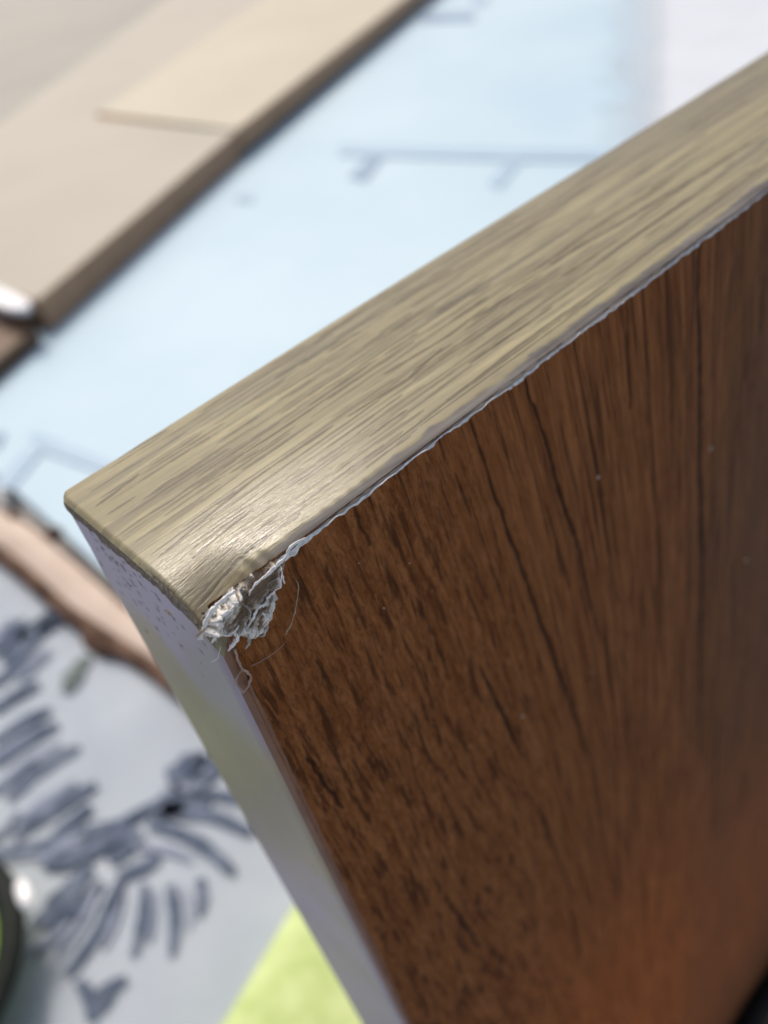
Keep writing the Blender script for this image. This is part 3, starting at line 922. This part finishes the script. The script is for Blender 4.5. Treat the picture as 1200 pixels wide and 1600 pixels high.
# ------------------------------------------------------------------ beige extension table
TZ = -0.538
table = empty('low_table', at(300, 150, 2, TZ)); table.location.z = FLOOR
tag(table, 'low beige slab table with two leaves and thick brown edges at upper left', 'table')
MAT_BEIGE = m_simple('beige_laminate', (0.345, 0.320, 0.265), (0.385, 0.355, 0.295), 3, 0.5, 0.3)
MAT_CREAM = m_simple('cream_laminate', (0.425, 0.385, 0.295), (0.47, 0.425, 0.325), 3, 0.5, 0.3)
MAT_GREY = m_simple('grey_beige_laminate', (0.24, 0.23, 0.20), (0.28, 0.265, 0.235), 3, 0.5, 0.3)
MAT_BROWN_EDGE = m_simple('brown_table_edge', (0.36, 0.215, 0.125), (0.43, 0.27, 0.165), 20, 0.55, 0.3)
MAT_LEG = m_simple('dark_brown_wood', (0.10, 0.055, 0.030), (0.15, 0.09, 0.05), 20, 0.5, 0.3)
def slab(name, px, z, th, mat, edge=None):
    poly = [at(u, v, 2, z) for u, v in px]
    P2 = [(p.x, p.y) for p in poly]
    V, F = prism(P2, z - th, z)
    o = child(mesh(name, V, F, mat), table)
    for i, j in edge or ():
        a, b = Vector(P2[i]), Vector(P2[j])
        d = (b - a).normalized(); n = Vector((d.y, -d.x))
        c = sum((Vector(p) for p in P2), Vector((0, 0))) / len(P2)
        if n.dot(a - c) < 0: n = -n
        q = [a, b, b + n * 0.003, a + n * 0.003]
        V, F = prism([tuple(x) for x in q], z - th + 0.0005, z - 0.001)
        e = mesh('edge_band', V, F, MAT_BROWN_EDGE)
        e.parent = o
    return o
slab('leaf', [(58, 468), (367, 206), (150, 186), (-40, 320), (-190, 400)], TZ, 0.0615, MAT_BEIGE, ((0, 1), (4, 0)))
slab('leaf', [(369, 203), (760, -104), (620, -140), (408, 0), (152, 176)], TZ + 0.004, 0.050, MAT_CREAM, ((0, 1),))
slab('seam_shadow_strip', [(366, 207), (369, 203), (152, 176), (150, 186)], TZ - 0.004, 0.05, MAT_BROWN_EDGE)  # brown colour stands in for the shadow line along the seam
slab('rear_rail', [(150, 186), (152, 176), (408, 0), (620, -140), (450, -140), (257, 0), (0, 192), (-60, 236), (-40, 320)], TZ - 0.001, 0.05, MAT_BEIGE)
slab('rear_panel', [(-60, 236), (0, 192), (257, 0), (450, -140), (0, -200), (-400, -60)], TZ - 0.003, 0.05, MAT_GREY)
slab('frame_rail', [(54, 512), (-90, 634), (-200, 565), (-40, 440)], TZ - 0.03, 0.03, MAT_LEG)
slab('corner_bracket', [(-30, 438), (0, 448), (46, 470), (40, 482), (14, 482), (-30, 466)], TZ + 0.010, 0.012, m_simple('white_metal', (0.8, 0.8, 0.82), (0.85, 0.85, 0.86), 30, 0.25, 0.5))

# ------------------------------------------------------------------ lime cushion, lime bowl, cable
MAT_LIME = m_cloth('lime_cotton', (0.40, 0.50, 0.19), (0.55, 0.64, 0.31), 220, 0.9, 45)
CZ = -0.54
poly = [at(u, v, 2, CZ) for u, v in ((330, 1610), (452, 1412), (560, 1300), (900, 1420), (1000, 1900), (700, 2200), (250, 1740))]
cc_ = sum(poly, Vector()) / len(poly)
V, F = [], []
n = len(poly)
ring = []
for i in range(n):
    for k in range(6):
        ring.append(poly[i].lerp(poly[(i + 1) % n], k / 6))
m = len(ring)
levels = [(1.0, -0.052), (1.02, -0.03), (1.0, -0.008), (0.94, 0.002), (0.8, 0.006), (0.5, 0.009), (0.2, 0.010)]
for s, dz in levels:
    for q in ring:
        p = cc_ + (q - cc_) * s
        V.append(Vector((p.x, p.y, CZ + dz + 0.002 * mnoise.noise(p * 25))))
for l in range(len(levels) - 1):
    for i in range(m):
        F.append((l * m + i, l * m + (i + 1) % m, (l + 1) * m + (i + 1) % m, (l + 1) * m + i))
F.append(tuple((len(levels) - 1) * m + i for i in range(m)))
o = mesh('lime_cushion', V, F, MAT_LIME, None, True)
tag(o, 'lime green cushion on the printed cloth beside the board', 'cushion')

bz = -0.56
ctr = at(-200, 1545, 2, bz)
edge = at(19, 1500, 2, bz)
rb = (edge - ctr).length
bowl = tag(empty('lime_bowl', (ctr.x, ctr.y, RUG)), 'lime green bowl with a dark rim at the lower left', 'bowl')
def lathe(prof, N=64):
    V, F = [], []
    for r_, z_ in prof:
        for i in range(N):
            a = 2 * math.pi * i / N
            V.append((ctr.x + r_ * math.cos(a), ctr.y + r_ * math.sin(a), z_))
    for k in range(len(prof) - 1):
        for i in range(N):
            F.append((k * N + i, k * N + (i + 1) % N, (k + 1) * N + (i + 1) % N, (k + 1) * N + i))
    return V, F
V, F = lathe([(rb * .6, RUG + .001), (rb * .9, bz - .02), (rb * .97, bz - 0.002), (rb * .92, bz - 0.002), (rb * .8, bz - .018), (rb * .4, bz - .03), (0.001, bz - .032)])
child(mesh('bowl_body', V, F, m_simple('lime_plastic', (0.30, 0.50, 0.05), (0.36, 0.56, 0.07), 20, 0.35, 0.5), None, True), bowl)
V, F = lathe([(rb * .90, bz - .006), (rb * 1.02, bz - .008), (rb * 1.07, bz - .001), (rb * 1.05, bz + .006), (rb * .97, bz + .008), (rb * .88, bz + .003), (rb * .90, bz - .006)])
child(mesh('rim', V, F, m_simple('dark_rubber', (0.010, 0.013, 0.011), (0.022, 0.026, 0.022), 30, 0.7, 0.15), None, True), bowl)
a, b = at(30, 1375, 2, bz + 0.012), at(45, 1420, 2, bz + 0.012)
V, F = tube([a, a.lerp(b, .2), a.lerp(b, .5), a.lerp(b, .8), b], [0.002, 0.0055, 0.006, 0.0055, 0.002], 10, 0.6, (0, 0, 1))
child(mesh('clip', V, F, m_simple('rim_highlight_white', (0.85, 0.87, 0.87), (0.9, 0.9, 0.9), 30, 0.15, 0.5), None, True), bowl)  # made-up white piece that draws the glossy highlight on the rim

# black cable across the foot of the brown face
pts = [at(u, v, 1, -0.006) for u, v in ((1330, 1370), (1270, 1445), (1212, 1540), (1185, 1580), (1150, 1640), (1120, 1720))]
V, F = tube(pts, [0.0055] * len(pts), 12)
o = mesh('black_cable', V, F, m_simple('black_rubber', (0.008, 0.008, 0.008), (0.015, 0.014, 0.013), 60, 0.6, 0.2), None, True)
tag(o, 'black cable crossing the lower right of the brown board face', 'cable')
